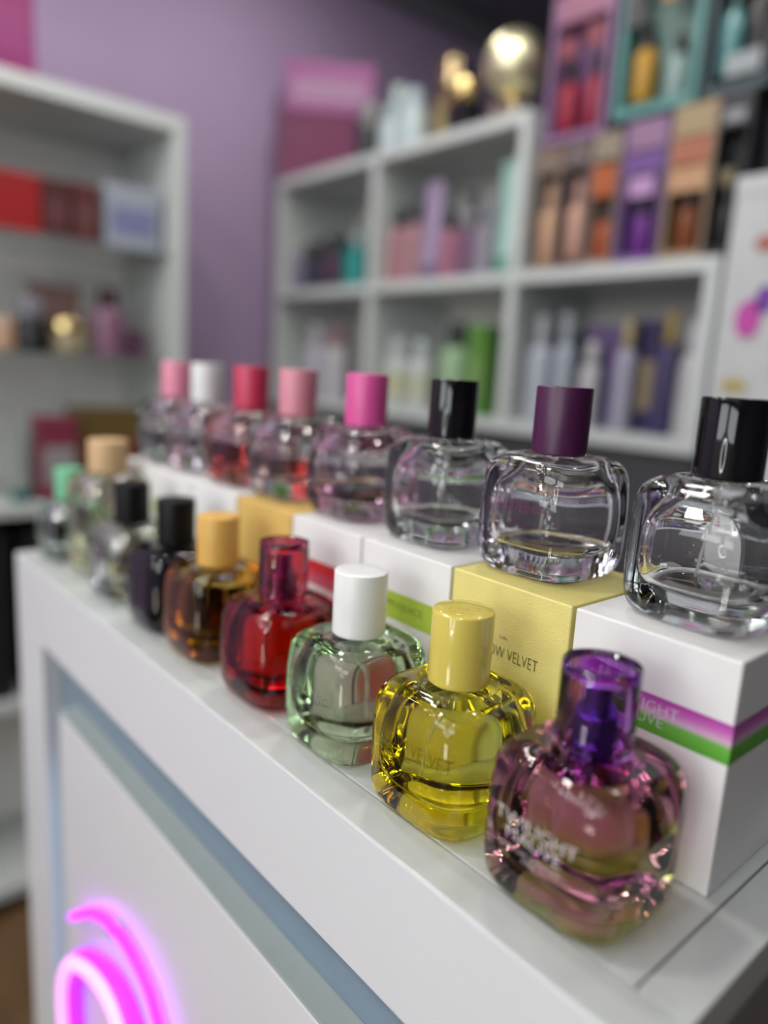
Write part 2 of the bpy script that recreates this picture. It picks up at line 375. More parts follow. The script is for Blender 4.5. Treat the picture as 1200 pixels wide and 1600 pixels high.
TUBEM = tube_mat()
def liquid(name, T): return glass(name, T, ior=1.004)
def inner_ior(m):
    """one glass for a whole bottle: its inner wall borders on perfume instead of air"""
    nt = m.node_tree; a = nt.nodes.new('ShaderNodeAttribute'); a.attribute_name = 'inner_wall'
    r = nt.nodes.new('ShaderNodeMapRange'); r.inputs[3].default_value = 1.5; r.inputs[4].default_value = 1.5 / 1.36
    nt.links.new(a.outputs['Fac'], r.inputs[0]); nt.links.new(r.outputs[0], pbsdf(m).inputs['IOR'])
    return m
def inner_clear(m):
    """lacquer sits on the outside only"""
    nt = m.node_tree; p = pbsdf(m); src = p.inputs['Base Color'].links[0].from_socket
    a = [n for n in nt.nodes if n.type == 'ATTRIBUTE'][0]; x = nt.nodes.new('ShaderNodeMix'); x.data_type = 'RGBA'
    nt.links.new(a.outputs['Fac'], x.inputs[0]); nt.links.new(src, x.inputs[6]); x.inputs[7].default_value = (1, 1, 1, 1)
    nt.links.new(x.outputs[2], p.inputs['Base Color']); return m
def bglass(name, T): return inner_ior(glass(name, T))
CLEAR = bglass('clear_glass', (0.84, 0.87, 0.87))
LQ = liquid('clear_perfume', (0.95, 0.96, 0.94))
PURC = glass('purple_acrylic', (0.34, 0.05, 0.52), tint=(0.80, 0.55, 0.95), ior=1.46); 
RASC = glass('raspberry_acrylic', (0.75, 0.03, 0.16), tint=(0.98, 0.55, 0.70), ior=1.46)
cap_collar = {PURC.name: mat('purple_collar', (0.16, 0.06, 0.35), 0.22, metal=0.8), RASC.name: mat('berry_collar', (0.22, 0.03, 0.18), 0.25, metal=0.8)}
MAUVE = ramp_mat('mauve_to_lime_lacquer', [(0.0, (0.44, 0.92, 0.03)), (0.13, (0.50, 0.90, 0.06)), (0.21, (0.94, 0.78, 0.68)), (0.45, (0.96, 0.74, 0.79)), (0.72, (0.82, 0.42, 0.68)), (1.0, (0.62, 0.14, 0.52))], 0.0, 0.072, 0.0, 1.0, 1.5)
_a = absorb(MAUVE.node_tree, (0.72, 0.64, 0.63)); MAUVE.node_tree.links.new(_a.outputs[0], MAUVE.node_tree.nodes['Material Output'].inputs['Volume'])
XF, XB = 0.271, 0.3625
FR = 'front row perfume bottles'; BK = 'back row perfume bottles'
# front row, from the counter end to the far end
perfume_bottle((XF, 0.1585, 0.0001), 'mauve to lime glass bottle with a translucent purple cap', inner_clear(inner_ior(MAUVE)), liquid('pink_perfume', (0.97, 0.80, 0.80)), 0.060, 'clear', PURC,
               [('TWILIGHT', -0.001, 0.0430, 0.042, 0.0056), ('MAUVE', -0.001, 0.0362, 0.028, 0.0056), ('EAU DE PARFUM', -0.002, 0.0295, 0.030, 0.0016), ('ZARA', -0.002, 0.0265, 0.008, 0.0016)], WINK, group=FR)
YCAP = plastic((0.66, 0.54, 0.10), 0.16, coat=0.5)
perfume_bottle((XF, 0.241, 0.0001), 'yellow glass bottle with a glossy yellow cap', bglass('yellow_glass', (0.93, 0.85, 0.10)), liquid('yellow_perfume', (0.99, 0.97, 0.70)), 0.060, 'solid', YCAP,
               [('MELLOW VELVET', 0.0, 0.0450, 0.060, 0.0072), ('ZARA', 0.001, 0.0375, 0.007, 0.0018), ('EAU DE PARFUM', 0.001, 0.0345, 0.016, 0.0015)], mat('olive_ink', (0.10, 0.08, 0.005), 0.35), emboss=True, group=FR)
perfume_bottle((XF, 0.3255, 0.0001), 'pale green glass bottle with a white cap', bglass('apple_glass', (0.76, 0.89, 0.70)), liquid('apple_perfume', (0.93, 0.96, 0.86)), 0.061, 'solid', plastic((0.80, 0.82, 0.80), 0.28),
               [('APPLEJUICE', 0, 0.0400, 0.048, 0.0062)], mat('sage_ink', (0.12, 0.2, 0.08), 0.4), emboss=True, group=FR)
perfume_bottle((XF, 0.4105, 0.0001), 'red glass bottle with a translucent raspberry cap', bglass('red_glass', (0.50, 0.008, 0.05)), liquid('red_perfume', (0.97, 0.22, 0.10)), 0.060, 'clear', RASC, group=FR)
perfume_bottle((XF, 0.505, 0.0001), 'amber brown glass bottle with an orange cap', bglass('amber_glass', (0.72, 0.46, 0.03)), liquid('amber_perfume', (0.85, 0.66, 0.16)), 0.058, 'solid', plastic((0.72, 0.42, 0.09), 0.4), group=FR)
perfume_bottle((XF, 0.581, 0.0001), 'almost black glass bottle with a black cap, beside the amber one', bglass('navy_glass', (0.004, 0.004, 0.006)), liquid('navy_perfume', (0.05, 0.03, 0.10)), 0.058, 'solid', DARK, group=FR)
perfume_bottle((XF, 0.678, 0.0001), 'clear glass bottle with a black cap in the front row', CLEAR, LQ, 0.040, 'solid', DARK, group=FR)
perfume_bottle((0.283, 0.772, 0.0001), 'large pale yellow bottle with a wide beige wooden cap', bglass('straw_glass', (0.93, 0.92, 0.72)), liquid('straw_perfume', (0.96, 0.95, 0.75)), 0.050, 'solid', mat('beige_wood', (0.62, 0.42, 0.22), 0.5, var=0.1), sxy=1.08, sz=1.50, cap_r=0.0205, cap_h=0.034, group=FR)
perfume_bottle((XF - 0.008, 0.838, 0.0001), 'small pale mint bottle with a green cap at the far corner', bglass('mint_glass', (0.78, 0.92, 0.84)), liquid('mint_perfume', (0.9, 0.97, 0.93)), 0.050, 'solid', plastic((0.16, 0.52, 0.30), 0.4), sxy=0.86, sz=0.95, cap_r=0.0150, cap_h=0.035, group=FR)
# back row, on the cartons
BZ = BH + 0.0003
perfume_bottle((XB, 0.157, BZ), 'clear glass bottle with a glossy black cap, nearest the counter end', CLEAR, LQ, 0.0175, 'solid', BLACKG, group=BK)
perfume_bottle((XB, 0.2575, BZ), 'clear lilac glass bottle with a plum cap', bglass('lilac_clear_glass', (0.86, 0.85, 0.90)), LQ, 0.0180, 'solid', plastic((0.062, 0.008, 0.052), 0.38),
               [('GARDENIA', 0.0, 0.0430, 0.042, 0.0060), ('ZARA', 0, 0.0365, 0.007, 0.0018), ('EAU DE PARFUM', 0, 0.0335, 0.012, 0.0013)], mat('plum_ink', (0.16, 0.01, 0.10), 0.4), group=BK)
perfume_bottle((XB, 0.347, BZ), 'clear glass bottle with a black cap between the plum and hot pink caps', CLEAR, LQ, 0.0190, 'solid', BLACKG, group=BK)
perfume_bottle((XB, 0.440, BZ), 'pink-tinted glass bottle with a hot pink cap', bglass('pink_glass', (0.90, 0.70, 0.80)), liquid('rose_perfume', (0.95, 0.75, 0.85)), 0.0260, 'solid', plastic((0.72, 0.09, 0.33), 0.35), group=BK)
perfume_bottle((XB, 0.535, BZ), 'clear glass bottle with a dusty pink cap', CLEAR, liquid('salmon_perfume', (0.95, 0.60, 0.55)), 0.0360, 'solid', plastic((0.68, 0.26, 0.33), 0.4), group=BK)
perfume_bottle((XB, 0.614, BZ), 'red-tinted glass bottle with a crimson cap', bglass('crimson_glass', (0.88, 0.42, 0.42)), liquid('crimson_perfume', (0.85, 0.20, 0.20)), 0.0400, 'solid', plastic((0.58, 0.035, 0.10), 0.4), group=BK)
perfume_bottle((XB, 0.704, BZ), 'clear glass bottle with a white cap in the back row', bglass('blush_glass', (0.93, 0.84, 0.88)), liquid('blush_perfume', (0.95, 0.85, 0.9)), 0.0360, 'solid', plastic((0.76, 0.76, 0.76), 0.35), group=BK)
perfume_bottle((XB, 0.776, BZ), 'clear glass bottle with a bubblegum pink cap at the far end', CLEAR, LQ, 0.0360, 'solid', plastic((0.78, 0.26, 0.38), 0.4), group=BK)

# ------------------------------------------------------------------ shelf units
T_ = 0.026
def shelf_right():
    x0, x1 = 1.30, 1.60
    t = thing('shelf_unit', 'stepped white cube shelf unit full of cosmetics behind the bottles', 'shelf', (x0, 1.35, -CT))
    def b(n, xa, xb, ya, yb, za, zb, m=SHELF): return box(n, xa - x0, xb - x0, ya - 1.35, yb - 1.35, cz(za), cz(zb), m, t, 0.0012)
    yl, ym, yd, yr = 2.075, 1.595, 1.095, 0.628
    h = T_ / 2
    b('top_board', x0, x1, yd - h, yl, 0.795 - T_, 0.795)
    b('shelf_board', x0, x1, yr, yl, 0.462 - T_, 0.462)
    b('shelf_board', x0, x1, yr, yl, 0.135 - T_, 0.135)
    for y in (yl - h, ym, yd):
        b('upright', x0 + 0.001, x1, y - h, y + h, 0.4622, 0.7688)
    for y in (yl - h, ym, yd, yr + h):
        b('upright', x0 + 0.001, x1, y - h, y + h, 0.1352, 0.4358)
    b('back_board', x1 + 0.0004, x1 + 0.008, yd - h, yl, 0.1, 0.795, SHELFB)
    b('back_board', x1 + 0.0004, x1 + 0.008, yr, yd - h - 0.0005, 0.1, 0.462, SHELFB)
    b('base_cabinet', x0 + 0.02, x1, yr + 0.01, yl, -CT, 0.1085, mat('charcoal_laminate', (0.05, 0.05, 0.055), 0.5))
    return t
shelf_right()
def shelf_left():
    y0, y1 = 1.80, 2.15; xa, xb = -0.10, 0.862
    t = thing('shelf_unit', 'white open shelf cabinet standing against the lilac wall', 'shelf', (0.4, y0, -CT))
    def b(n, X0, X1, Y0, Y1, za, zb, m=SHELF): return box(n, X0 - 0.4, X1 - 0.4, Y0 - y0, Y1 - y0, cz(za), cz(zb), m, t, 0.0012)
    h = 0.03
    b('top_board', xa, xb, y0, y1, 0.808 - 0.034, 0.808)
    b('side_panel', xb - h, xb, y0 + 0.0005, y1, -CT, 0.7738)
    b('side_panel', xa, xa + h, y0 + 0.0005, y1, -CT, 0.7738)
    gm = mat('smoked_glass_shelf', (0.30, 0.34, 0.33), 0.12); pbsdf(gm).inputs['Alpha'].default_value = 0.40
    for z in (0.490, 0.225):
        b('glass_shelf', xa + h + 0.0004, xb - h - 0.0004, y0 + 0.020, y1 - 0.01, z - 0.009, z, gm)
    for z, th in ((-0.130, 0.026), (-0.62, 0.026), (-1.12, 0.03)):
        b('shelf_board', xa + h + 0.0004, xb - h - 0.0004, y0 + 0.012, y1 - 0.01, z - th, z)
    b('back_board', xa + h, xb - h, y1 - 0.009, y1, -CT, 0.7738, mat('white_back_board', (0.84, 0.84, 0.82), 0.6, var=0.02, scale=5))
    return t
shelf_left()

# ------------------------------------------------------------------ goods on the shelves
def goods(col, rough=0.4): return plastic(tuple(x * 0.70 for x in col), rough)
def rect_panel(name, w_, h_, z0, x, m, parent, th=0.0008):
    return box(name, x - th, x, -w_ / 2, w_ / 2, z0, z0 + h_, m, parent)
def carton(loc, w_, d_, h_, col, label, rz=0, panel=None, cat='box', name='carton', lid=True, mark=None):
    t = thing(name, label, cat, loc, None, rz)
    m = goods(col, 0.5)
    lidh = min(0.03, h_ * 0.2)
    box('body', 0, d_, -w_ / 2, w_ / 2, 0.0003, h_ - lidh, m, t, 0.0015)
    box('lid', -0.001, d_ + 0.001, -w_ / 2 - 0.001, w_ / 2 + 0.001, h_ - lidh, h_, m, t, 0.0015)
    if panel: rect_panel('label_panel', w_ * 0.82, h_ * 0.45, h_ * 0.2, -0.0004, goods(panel, 0.45), t)
    if mark:
        for (y, z, sw, sh, cc) in mark:
            lathe('printed_mark', [(sw, 0.0), (sw, 0.0006)], goods(cc, 0.5), t, 20, smooth=False)
            o = t.children[-1]; o.rotation_euler = (0, -PI / 2, 0); o.location = (-0.0018, y, z); o.scale = (sh / sw, 1, 1)
    return t
def lotion(loc, r, h, body, cap, label, lab=None, kind='flip', rz=0, name='lotion_bottle', cat='bottle'):
    t = thing(name, label, cat, loc, None, rz)
    hb = h * 0.74
    lathe('body', [(r * 0.9, 0.0003), (r, r * 0.12), (r, hb * 0.82), (r * 0.93, hb * 0.9), (r * 0.7, hb * 0.97), (r * 0.45, hb)], goods(body, 0.35), t, 28)
    if lab: lathe('label_band', [(r * 1.012, hb * 0.18), (r * 1.012, hb * 0.70)], goods(lab, 0.45), t, 28)
    cm = goods(cap, 0.3)
    if kind == 'flip':
        lathe('cap', [(r * 0.62, hb + 0.0004), (r * 0.64, hb + 0.002), (r * 0.58, h - 0.003), (r * 0.5, h)], cm, t, 24)
    elif kind == 'pump':
        lathe('pump_collar', [(r * 0.5, hb + 0.0004), (r * 0.5, hb + h * 0.08), (r * 0.22, hb + h * 0.09), (r * 0.2, h * 0.93)], cm, t, 20)
        lathe('pump_head', [(r * 0.4, h * 0.932), (r * 0.42, h * 0.96), (r * 0.36, h)], cm, t, 20)
        box('nozzle', -r * 1.15, -r * 0.3, -r * 0.14, r * 0.14, h * 0.94, h * 0.975, cm, t, 0.001)
    return t
def squeeze_tube(loc, wd, h, body, cap, label, rz=0, lab=None):
    t = thing('squeeze_tube', label, 'tube', loc, None, rz)
    hc = h * 0.16; V, F = [], []; seg = 28; N = 9
    for k in range(N + 1):
        f = k / N; a = wd / 2 * (0.92 + 0.12 * f); b = wd / 2 * (0.85 * (1 - f) ** 0.7 + 0.03)
        for i in range(seg):
            q = 2 * PI * i / seg; V.append((b * math.cos(q), a * math.sin(q), hc + 0.0005 + (h - hc) * f))
    for k in range(N):
        for i in range(seg): j = (i + 1) % seg; F.append((k * seg + i, k * seg + j, (k + 1) * seg + j, (k + 1) * seg + i))
    F.append(tuple(reversed(range(seg)))); F.append(tuple(range(N * seg, N * seg + seg)))
    smooth_obj(mesh_obj('tube_body', V, F, goods(body, 0.35), t))
    lathe('cap', [(wd * 0.40, 0.0003), (wd * 0.42, 0.002), (wd * 0.42, hc - 0.001), (wd * 0.40, hc)], goods(cap, 0.3), t, 24)
    return t
def jar(loc, r, h, body, lidc, label, rz=0, lab=None, metal=False):
    t = thing('cream_jar', label, 'jar', loc, None, rz)
    lathe('body', [(r * 0.86, 0.0003), (r * 0.97, h * 0.08), (r, h * 0.2), (r, h * 0.56), (r * 0.95, h * 0.6)], goods(body, 0.25), t, 32)
    lathe('lid', [(r * 1.01, h * 0.603), (r * 1.02, h * 0.63), (r * 1.02, h * 0.96), (r * 0.98, h)], GOLD if metal else goods(lidc, 0.25), t, 32)
    if lab: lathe('label_band', [(r * 1.008, h * 0.24), (r * 1.008, h * 0.5)], goods(lab, 0.4), t, 32)
    return t
def flacon(loc, w_, d_, h_, m, capm, label, rz=0, capr=0.4, ball=False):
    t = thing('perfume_flacon', label, 'bottle', loc, None, rz)
    hb = h_ * (0.22 if ball else 0.62)
    box('body', 0, d_, -w_ / 2, w_ / 2, 0.0003, hb, m, t, min(w_, d_) * 0.16, 4)
    lathe('neck', [(w_ * 0.17, hb + 0.0003), (w_ * 0.17, hb + h_ * 0.06)], GOLD, t, 20, (d_ / 2, 0, 0))
    z0 = hb + h_ * 0.0605
    if ball:
        R = (h_ - z0) / 2; prof = [(max(R * math.sin(PI * k / 18), 0.002), z0 + R - R * math.cos(PI * k / 18)) for k in range(19)]
        lathe('ball_cap', prof, capm, t, 36, (d_ / 2, 0, 0))
    else:
        r = w_ * capr
        lathe('cap', [(r * 0.95, z0), (r, z0 + 0.002), (r, h_ - 0.003), (r * 0.93, h_)], capm, t, 28, (d_ / 2, 0, 0))
    return t
def gift_box(loc, w_, d_, h_, frame, back, bottles, label, top=None, rz=0, patches=()):
    """carton with a cut-out window, bottles showing inside"""
    t = thing('gift_box', label, 'gift box', loc, None, rz)
    dk = lambda q: tuple(x * 0.78 for x in q)
    frame, back, top = dk(frame), dk(back), (dk(top) if top else None)
    fm, bmt = goods(frame, 0.45), goods(back, 0.5)
    b = w_ * 0.09; ht = h_ * 0.20
    box('carton_side', 0, d_, -w_ / 2, -w_ / 2 + b, 0.0003, h_, fm, t, 0.001)
    box('carton_side', 0, d_, w_ / 2 - b, w_ / 2, 0.0003, h_, fm, t, 0.001)
    box('carton_back', d_ * 0.55, d_, -w_ / 2 + b, w_ / 2 - b, 0.0003, h_, bmt, t)
    box('header', 0, d_ * 0.549, -w_ / 2 + b, w_ / 2 - b, h_ - ht, h_, goods(top or frame, 0.45), t)
    box('sill', 0, d_ * 0.549, -w_ / 2 + b, w_ / 2 - b, 0.0003, h_ * 0.06, fm, t)
    n = len(bottles); iw = w_ - 2 * b
    for k, (bc, cc, hh, zz) in enumerate(bottles):
        y = -iw / 2 + iw * (k + 0.5) / n; r = min(iw / n * 0.42, d_ * 0.25); zb = h_ * 0.062 + zz * h_; H = hh * h_
        o = lathe('packed_bottle', [(r * 0.9, zb), (r, zb + 0.003), (r, zb + H * 0.62), (r * 0.5, zb + H * 0.70)], goods(bc, 0.25), t, 20, (d_ * 0.27, y, 0))
        lathe('packed_cap', [(r * 0.55, zb + H * 0.702), (r * 0.55, zb + H)], goods(cc, 0.3), o, 18, (d_ * 0.27, y, 0))
    for (y, z, pw, ph, pc) in patches:
        box('printed_patch', -0.0010, -0.0002, y - pw / 2, y + pw / 2, z - ph / 2, z + ph / 2, goods(pc, 0.5), t)
    return t

X0 = 1.325
A, B, C_ = 0.7955, 0.4625, 0.1355
# on top of the tall part of the right-hand shelf
carton((1.385, 1.990, A), 0.235, 0.07, 0.200, (0.20, 0.008, 0.09), 'deep magenta storage box on the tall shelf top by the lilac wall', rz=0.92)
carton((1.410, 1.965, A + 0.2005), 0.27, 0.09, 0.140, (0.46, 0.12, 0.36), 'pink box with a pale label stacked on the magenta storage box', rz=0.92, panel=(0.50, 0.26, 0.44))
jar((X0 + 0.035, 1.695, A), 0.034, 0.15, (0.02, 0.03, 0.03), (0.25, 0.24, 0.24), 'dark jar with a grey lid beside the magenta storage box')
lotion((X0 + 0.03, 1.60, A), 0.032, 0.125, (0.62, 0.72, 0.76), (0.55, 0.66, 0.68), 'short pale blue bottle in the trio on the shelf top, farthest of the three')
lotion((X0 + 0.10, 1.655, A), 0.036, 0.205, (0.50, 0.68, 0.66), (0.62, 0.76, 0.72), 'tallest mint bottle in the trio on the shelf top', kind='flip')
lotion((X0 + 0.03, 1.513, A), 0.036, 0.145, (0.62, 0.74, 0.78), (0.58, 0.70, 0.74), 'pale blue bottle on the shelf top next to the gold flacons')
flacon((X0 + 0.06, 1.430, A), 0.085, 0.05, 0.205, GOLD, mat('aged_gold', (0.55, 0.42, 0.22), 0.25, metal=1.0), 'gold flacon with a broad gold cap on the shelf top', capr=0.46)
flacon((X0 + 0.005, 1.335, A), 0.080, 0.05, 0.125, mat('black_glass', (0.01, 0.01, 0.012), 0.1), GOLD, 'low black flacon with a gold cap on the shelf top')
flacon((X0 + 0.00, 1.190, A), 0.085, 0.075, 0.195, mat('pale_gold_metal', (0.80, 0.72, 0.45), 0.2, metal=1.0), mat('bright_gold', (0.95, 0.88, 0.58), 0.42, metal=1.0), 'flacon with a big shiny golden ball cap at the shelf top edge', ball=True)
# gift boxes on the lower step of the shelf
gx = 1.325
PEACH, BRN = (0.72, 0.42, 0.26), (0.12, 0.05, 0.035)
gift_box((gx, 1.040, B), 0.066, 0.08, 0.250, (0.36, 0.27, 0.22), BRN, [(PEACH, (0.62, 0.38, 0.25), 0.66, 0.0)], 'brown gift box with a peach bottle, first beside the tall shelf', top=(0.36, 0.26, 0.20))
gift_box((gx, 0.970, B), 0.066, 0.08, 0.252, (0.20, 0.13, 0.13), BRN, [((0.75, 0.42, 0.32), (0.60, 0.36, 0.30), 0.64, 0.02)], 'dark plum gift box with a pink bottle, second beside the tall shelf', top=(0.26, 0.20, 0.20))
gift_box((gx, 0.900, B), 0.066, 0.08, 0.255, (0.48, 0.36, 0.28), (0.45, 0.10, 0.02), [((0.55, 0.12, 0.04), (0.04, 0.03, 0.03), 0.42, 0.0)], 'tan and orange gift box between the plum and purple ones', top=(0.45, 0.38, 0.28), patches=[(0, 0.165, 0.05, 0.06, (0.55, 0.13, 0.03))])
gift_box((gx, 0.815, B), 0.092, 0.08, 0.262, (0.28, 0.15, 0.42), (0.22, 0.10, 0.36), [((0.22, 0.04, 0.35), (0.02, 0.02, 0.03), 0.42, 0.0)], 'purple gift box with a small black-capped bottle', top=(0.48, 0.27, 0.46), patches=[(0, 0.185, 0.075, 0.04, (0.20, 0.09, 0.34)), (0.0, 0.142, 0.055, 0.036, (0.62, 0.36, 0.66))])
gift_box((gx, 0.722, B), 0.086, 0.08, 0.270, (0.52, 0.36, 0.22), (0.22, 0.08, 0.04), [((0.30, 0.08, 0.02), (0.03, 0.02, 0.02), 0.42, 0.0)], 'tan gift box with an amber bottle, next to the purple one', top=(0.60, 0.44, 0.24), patches=[(0, 0.19, 0.07, 0.045, (0.50, 0.17, 0.09)), (0.0, 0.142, 0.07, 0.042, (0.68, 0.38, 0.20))])
gift_box((gx, 0.650, B), 0.060, 0.08, 0.272, (0.018, 0.018, 0.022), (0.012, 0.012, 0.014), [((0.02, 0.02, 0.022), (0.03, 0.03, 0.03), 0.4, 0.0)], 'black gift box with a small gold mark at the end of the shelf', patches=[(0, 0.135, 0.022, 0.026, (0.25, 0.20, 0.10)), (0, 0.235, 0.035, 0.02, (0.35, 0.35, 0.38))])
B2 = B + 0.2725
gift_box((gx, 0.990, B + 0.2555), 0.150, 0.085, 0.285, (0.40, 0.22, 0.42), (0.34, 0.17, 0.38), [((0.42, 0.03, 0.07), (0.03, 0.02, 0.03), 0.48, 0.02), ((0.48, 0.03, 0.07), (0.03, 0.02, 0.03), 0.48, 0.02)], 'pink and lilac gift box with two red bottles, stacked upper row', top=(0.50, 0.20, 0.32), patches=[(0.03, 0.18, 0.04, 0.04, (0.30, 0.06, 0.09)), (-0.035, 0.19, 0.04, 0.04, (0.30, 0.06, 0.09))])
gift_box((gx, 0.815, B2), 0.170, 0.085, 0.320, (0.16, 0.44, 0.42), (0.22, 0.36, 0.32), [((0.40, 0.55, 0.52), (0.03, 0.04, 0.04), 0.34, 0.0), ((0.72, 0.40, 0.05), (0.02, 0.02, 0.02), 0.42, 0.03)], 'teal gift box with an orange bottle, stacked upper row', top=(0.20, 0.42, 0.40), patches=[(-0.025, 0.225, 0.055, 0.07, (0.65, 0.25, 0.05)), (0.055, 0.20, 0.04, 0.08, (0.06, 0.05, 0.06))])
gift_box((gx, 0.660, B2), 0.115, 0.085, 0.310, (0.05, 0.09, 0.11), (0.03, 0.035, 0.045), [((0.04, 0.03, 0.03), (0.10, 0.05, 0.03), 0.6, 0.08), ((0.12, 0.34, 0.34), (0.05, 0.1, 0.1), 0.5, 0.05)], 'dark slate and teal gift box above the black one', top=(0.16, 0.30, 0.32), patches=[(-0.01, 0.045, 0.06, 0.035, (0.40, 0.44, 0.46)), (0.0, 0.285, 0.03, 0.03, (0.16, 0.05, 0.04))])
# upper left cell
jar((X0 + 0.03, 2.02, B), 0.026, 0.125, (0.35, 0.30, 0.42), (0.45, 0.40, 0.50), 'small lilac jar at the far end of the upper shelf cell')
jar((X0 + 0.04, 1.93, B), 0.042, 0.140, (0.02, 0.02, 0.06), (0.015, 0.015, 0.02), 'navy jar with a black lid in the far upper cell')
jar((X0 + 0.04, 1.835, B), 0.044, 0.150, (0.06, 0.008, 0.05), (0.012, 0.012, 0.016), 'dark plum jar with a black lid in the far upper cell')
lotion((X0 + 0.04, 1.735, B), 0.038, 0.155, (0.0, 0.32, 0.30), (0.40, 0.48, 0.48), 'bright teal bottle in the far upper cell')
# upper right cell
lotion((X0 + 0.03, 1.545, B), 0.030, 0.20, (0.46, 0.22, 0.25), (0.03, 0.03, 0.04), 'pink bottle with a black cap, leftmost in the middle upper cell')
lotion((X0 + 0.03, 1.480, B), 0.028, 0.205, (0.48, 0.25, 0.28), (0.03, 0.03, 0.04), 'second pink bottle with a black cap in the middle upper cell')
squeeze_tube((X0 + 0.03, 1.415, B), 0.062, 0.245, (0.46, 0.34, 0.54), (0.30, 0.22, 0.36), 'tall lilac squeeze tube in the middle upper cell')
lotion((X0 + 0.03, 1.350, B), 0.026, 0.165, (0.46, 0.17, 0.26), (0.03, 0.03, 0.035), 'short rose bottle with a dark cap beside the lilac tube')
lotion((X0 + 0.11, 1.350, B), 0.036, 0.225, (0.06, 0.06, 0.07), (0.05, 0.05, 0.055), 'tall charcoal bottle standing behind the short rose one', kind='pump')
lotion((X0 + 0.03, 1.290, B), 0.026, 0.160, (0.22, 0.10, 0.20), (0.30, 0.28, 0.32), 'small plum bottle with a grey cap in the middle upper cell')
lotion((X0 + 0.03, 1.230, B), 0.028, 0.170, (0.32, 0.30, 0.36), (0.30, 0.30, 0.34), 'grey lilac bottle beside the mint one')
squeeze_tube((X0 + 0.03, 1.160, B), 0.068, 0.255, (0.42, 0.66, 0.60), (0.20, 0.50, 0.38), 'tall mint green squeeze tube by the shelf upright')
# lower cells
lotion((X0 + 0.03, 1.90, C_), 0.040, 0.225, (0.58, 0.54, 0.64), (0.60, 0.58, 0.62), 'pale lilac bottle in the far lower cell')
lotion((X0 + 0.03, 1.80, C_), 0.036, 0.220, (0.60, 0.58, 0.62), (0.45, 0.25, 0.28), 'pale grey bottle with a rosy cap in the far lower cell')
lotion((X0 + 0.03, 1.515, C_), 0.038, 0.185, (0.62, 0.68, 0.66), (0.66, 0.72, 0.72), 'white bottle with a yellow label in the middle lower cell', lab=(0.62, 0.62, 0.42))
lotion((X0 + 0.03, 1.425, C_), 0.036, 0.180, (0.64, 0.68, 0.68), (0.64, 0.70, 0.72), 'second white bottle in the middle lower cell, beside the green cartons', lab=(0.60, 0.63, 0.48))
lotion((X0 + 0.04, 1.310, C_), 0.042, 0.225, (0.36, 0.55, 0.32), (0.05, 0.06, 0.05), 'pale green bottle with a black cap in the middle lower cell')
carton((X0, 1.205, C_), 0.060, 0.06, 0.215, (0.12, 0.32, 0.05), 'leaf green carton with a dark top by the shelf upright', panel=(0.22, 0.40, 0.12))
NAVY = (0.05, 0.035, 0.13)
lotion((X0 + 0.03, 1.035, C_), 0.027, 0.235, (0.52, 0.56, 0.64), (0.45, 0.48, 0.52), 'pale blue bottle at the upright in the near lower cell')
lotion((X0 + 0.03, 0.970, C_), 0.026, 0.240, (0.42, 0.46, 0.54), (0.40, 0.43, 0.48), 'grey blue bottle second from the upright in the near lower cell')
carton((X0 + 0.07, 1.000, C_), 0.080, 0.06, 0.20, NAVY, 'navy carton behind the two pale blue bottles')
carton((X0 + 0.05, 0.890, C_), 0.080, 0.06, 0.215, (0.16, 0.10, 0.26), 'violet carton in the middle of the near lower cell')
lotion((X0 + 0.02, 0.895, C_), 0.023, 0.180, (0.58, 0.57, 0.60), (0.58, 0.57, 0.58), 'white bottle standing in front of the violet carton')
carton((X0 + 0.05, 0.800, C_), 0.070, 0.06, 0.225, NAVY, 'navy carton with a gold label in the near lower cell', panel=(0.45, 0.36, 0.22))
lotion((X0 + 0.02, 0.815, C_), 0.022, 0.225, (0.42, 0.40, 0.52), (0.42, 0.34, 0.18), 'lilac grey bottle with a gold cap before the navy carton')
lotion((X0 + 0.04, 0.735, C_), 0.024, 0.240, NAVY, (0.40, 0.30, 0.10), 'navy bottle with a gold cap near the shelf end')
lotion((X0 + 0.03, 0.680, C_), 0.024, 0.215, (0.58, 0.57, 0.58), (0.50, 0.50, 0.54), 'white bottle at the near end of the lower cell')
# white display beside the shelf
carton((1.22, 0.470, -CT), 0.22, 0.20, CT + 0.565, (0.74, 0.76, 0.76), 'tall white cardboard display with pink and purple print beside the shelf', cat='display', name='cardboard_display', lid=True,
       mark=[(0.062, CT + 0.345, 0.020, 0.030, (0.72, 0.08, 0.50)), (0.040, CT + 0.375, 0.015, 0.022, (0.22, 0.05, 0.45)), (0.05, CT + 0.46, 0.018, 0.012, (0.55, 0.16, 0.12)), (0.07, CT + 0.24, 0.022, 0.010, (0.62, 0.48, 0.10))])

# left-hand cabinet: things face the room (rotated a quarter turn)
Q = PI / 2
yl = 1.84
U0, U1, U2 = 0.4905, 0.2255, -0.1295
carton((0.455, yl, 0.8085), 0.15, 0.20, 0.19, (0.34, 0.02, 0.18), 'bright magenta box on top of the left cabinet', rz=Q, panel=(0.36, 0.03, 0.20))
carton((0.465, yl, U0), 0.13, 0.09, 0.125, (0.42, 0.004, 0.006), 'bright red box on the upper glass shelf of the left cabinet', rz=Q)
carton((0.565, yl, U0), 0.060, 0.06, 0.125, (0.10, 0.02, 0.022), 'dark maroon box beside the bright red one', rz=Q, panel=(0.16, 0.05, 0.06))
carton((0.632, yl, U0), 0.060, 0.06, 0.128, (0.13, 0.025, 0.025), 'maroon box between the dark maroon and pale blue ones', rz=Q, panel=(0.17, 0.06, 0.06))
carton((0.745, yl, U0), 0.135, 0.07, 0.145, (0.44, 0.48, 0.56), 'pale blue box at the right end of the upper left shelf', rz=Q, panel=(0.26, 0.27, 0.48))
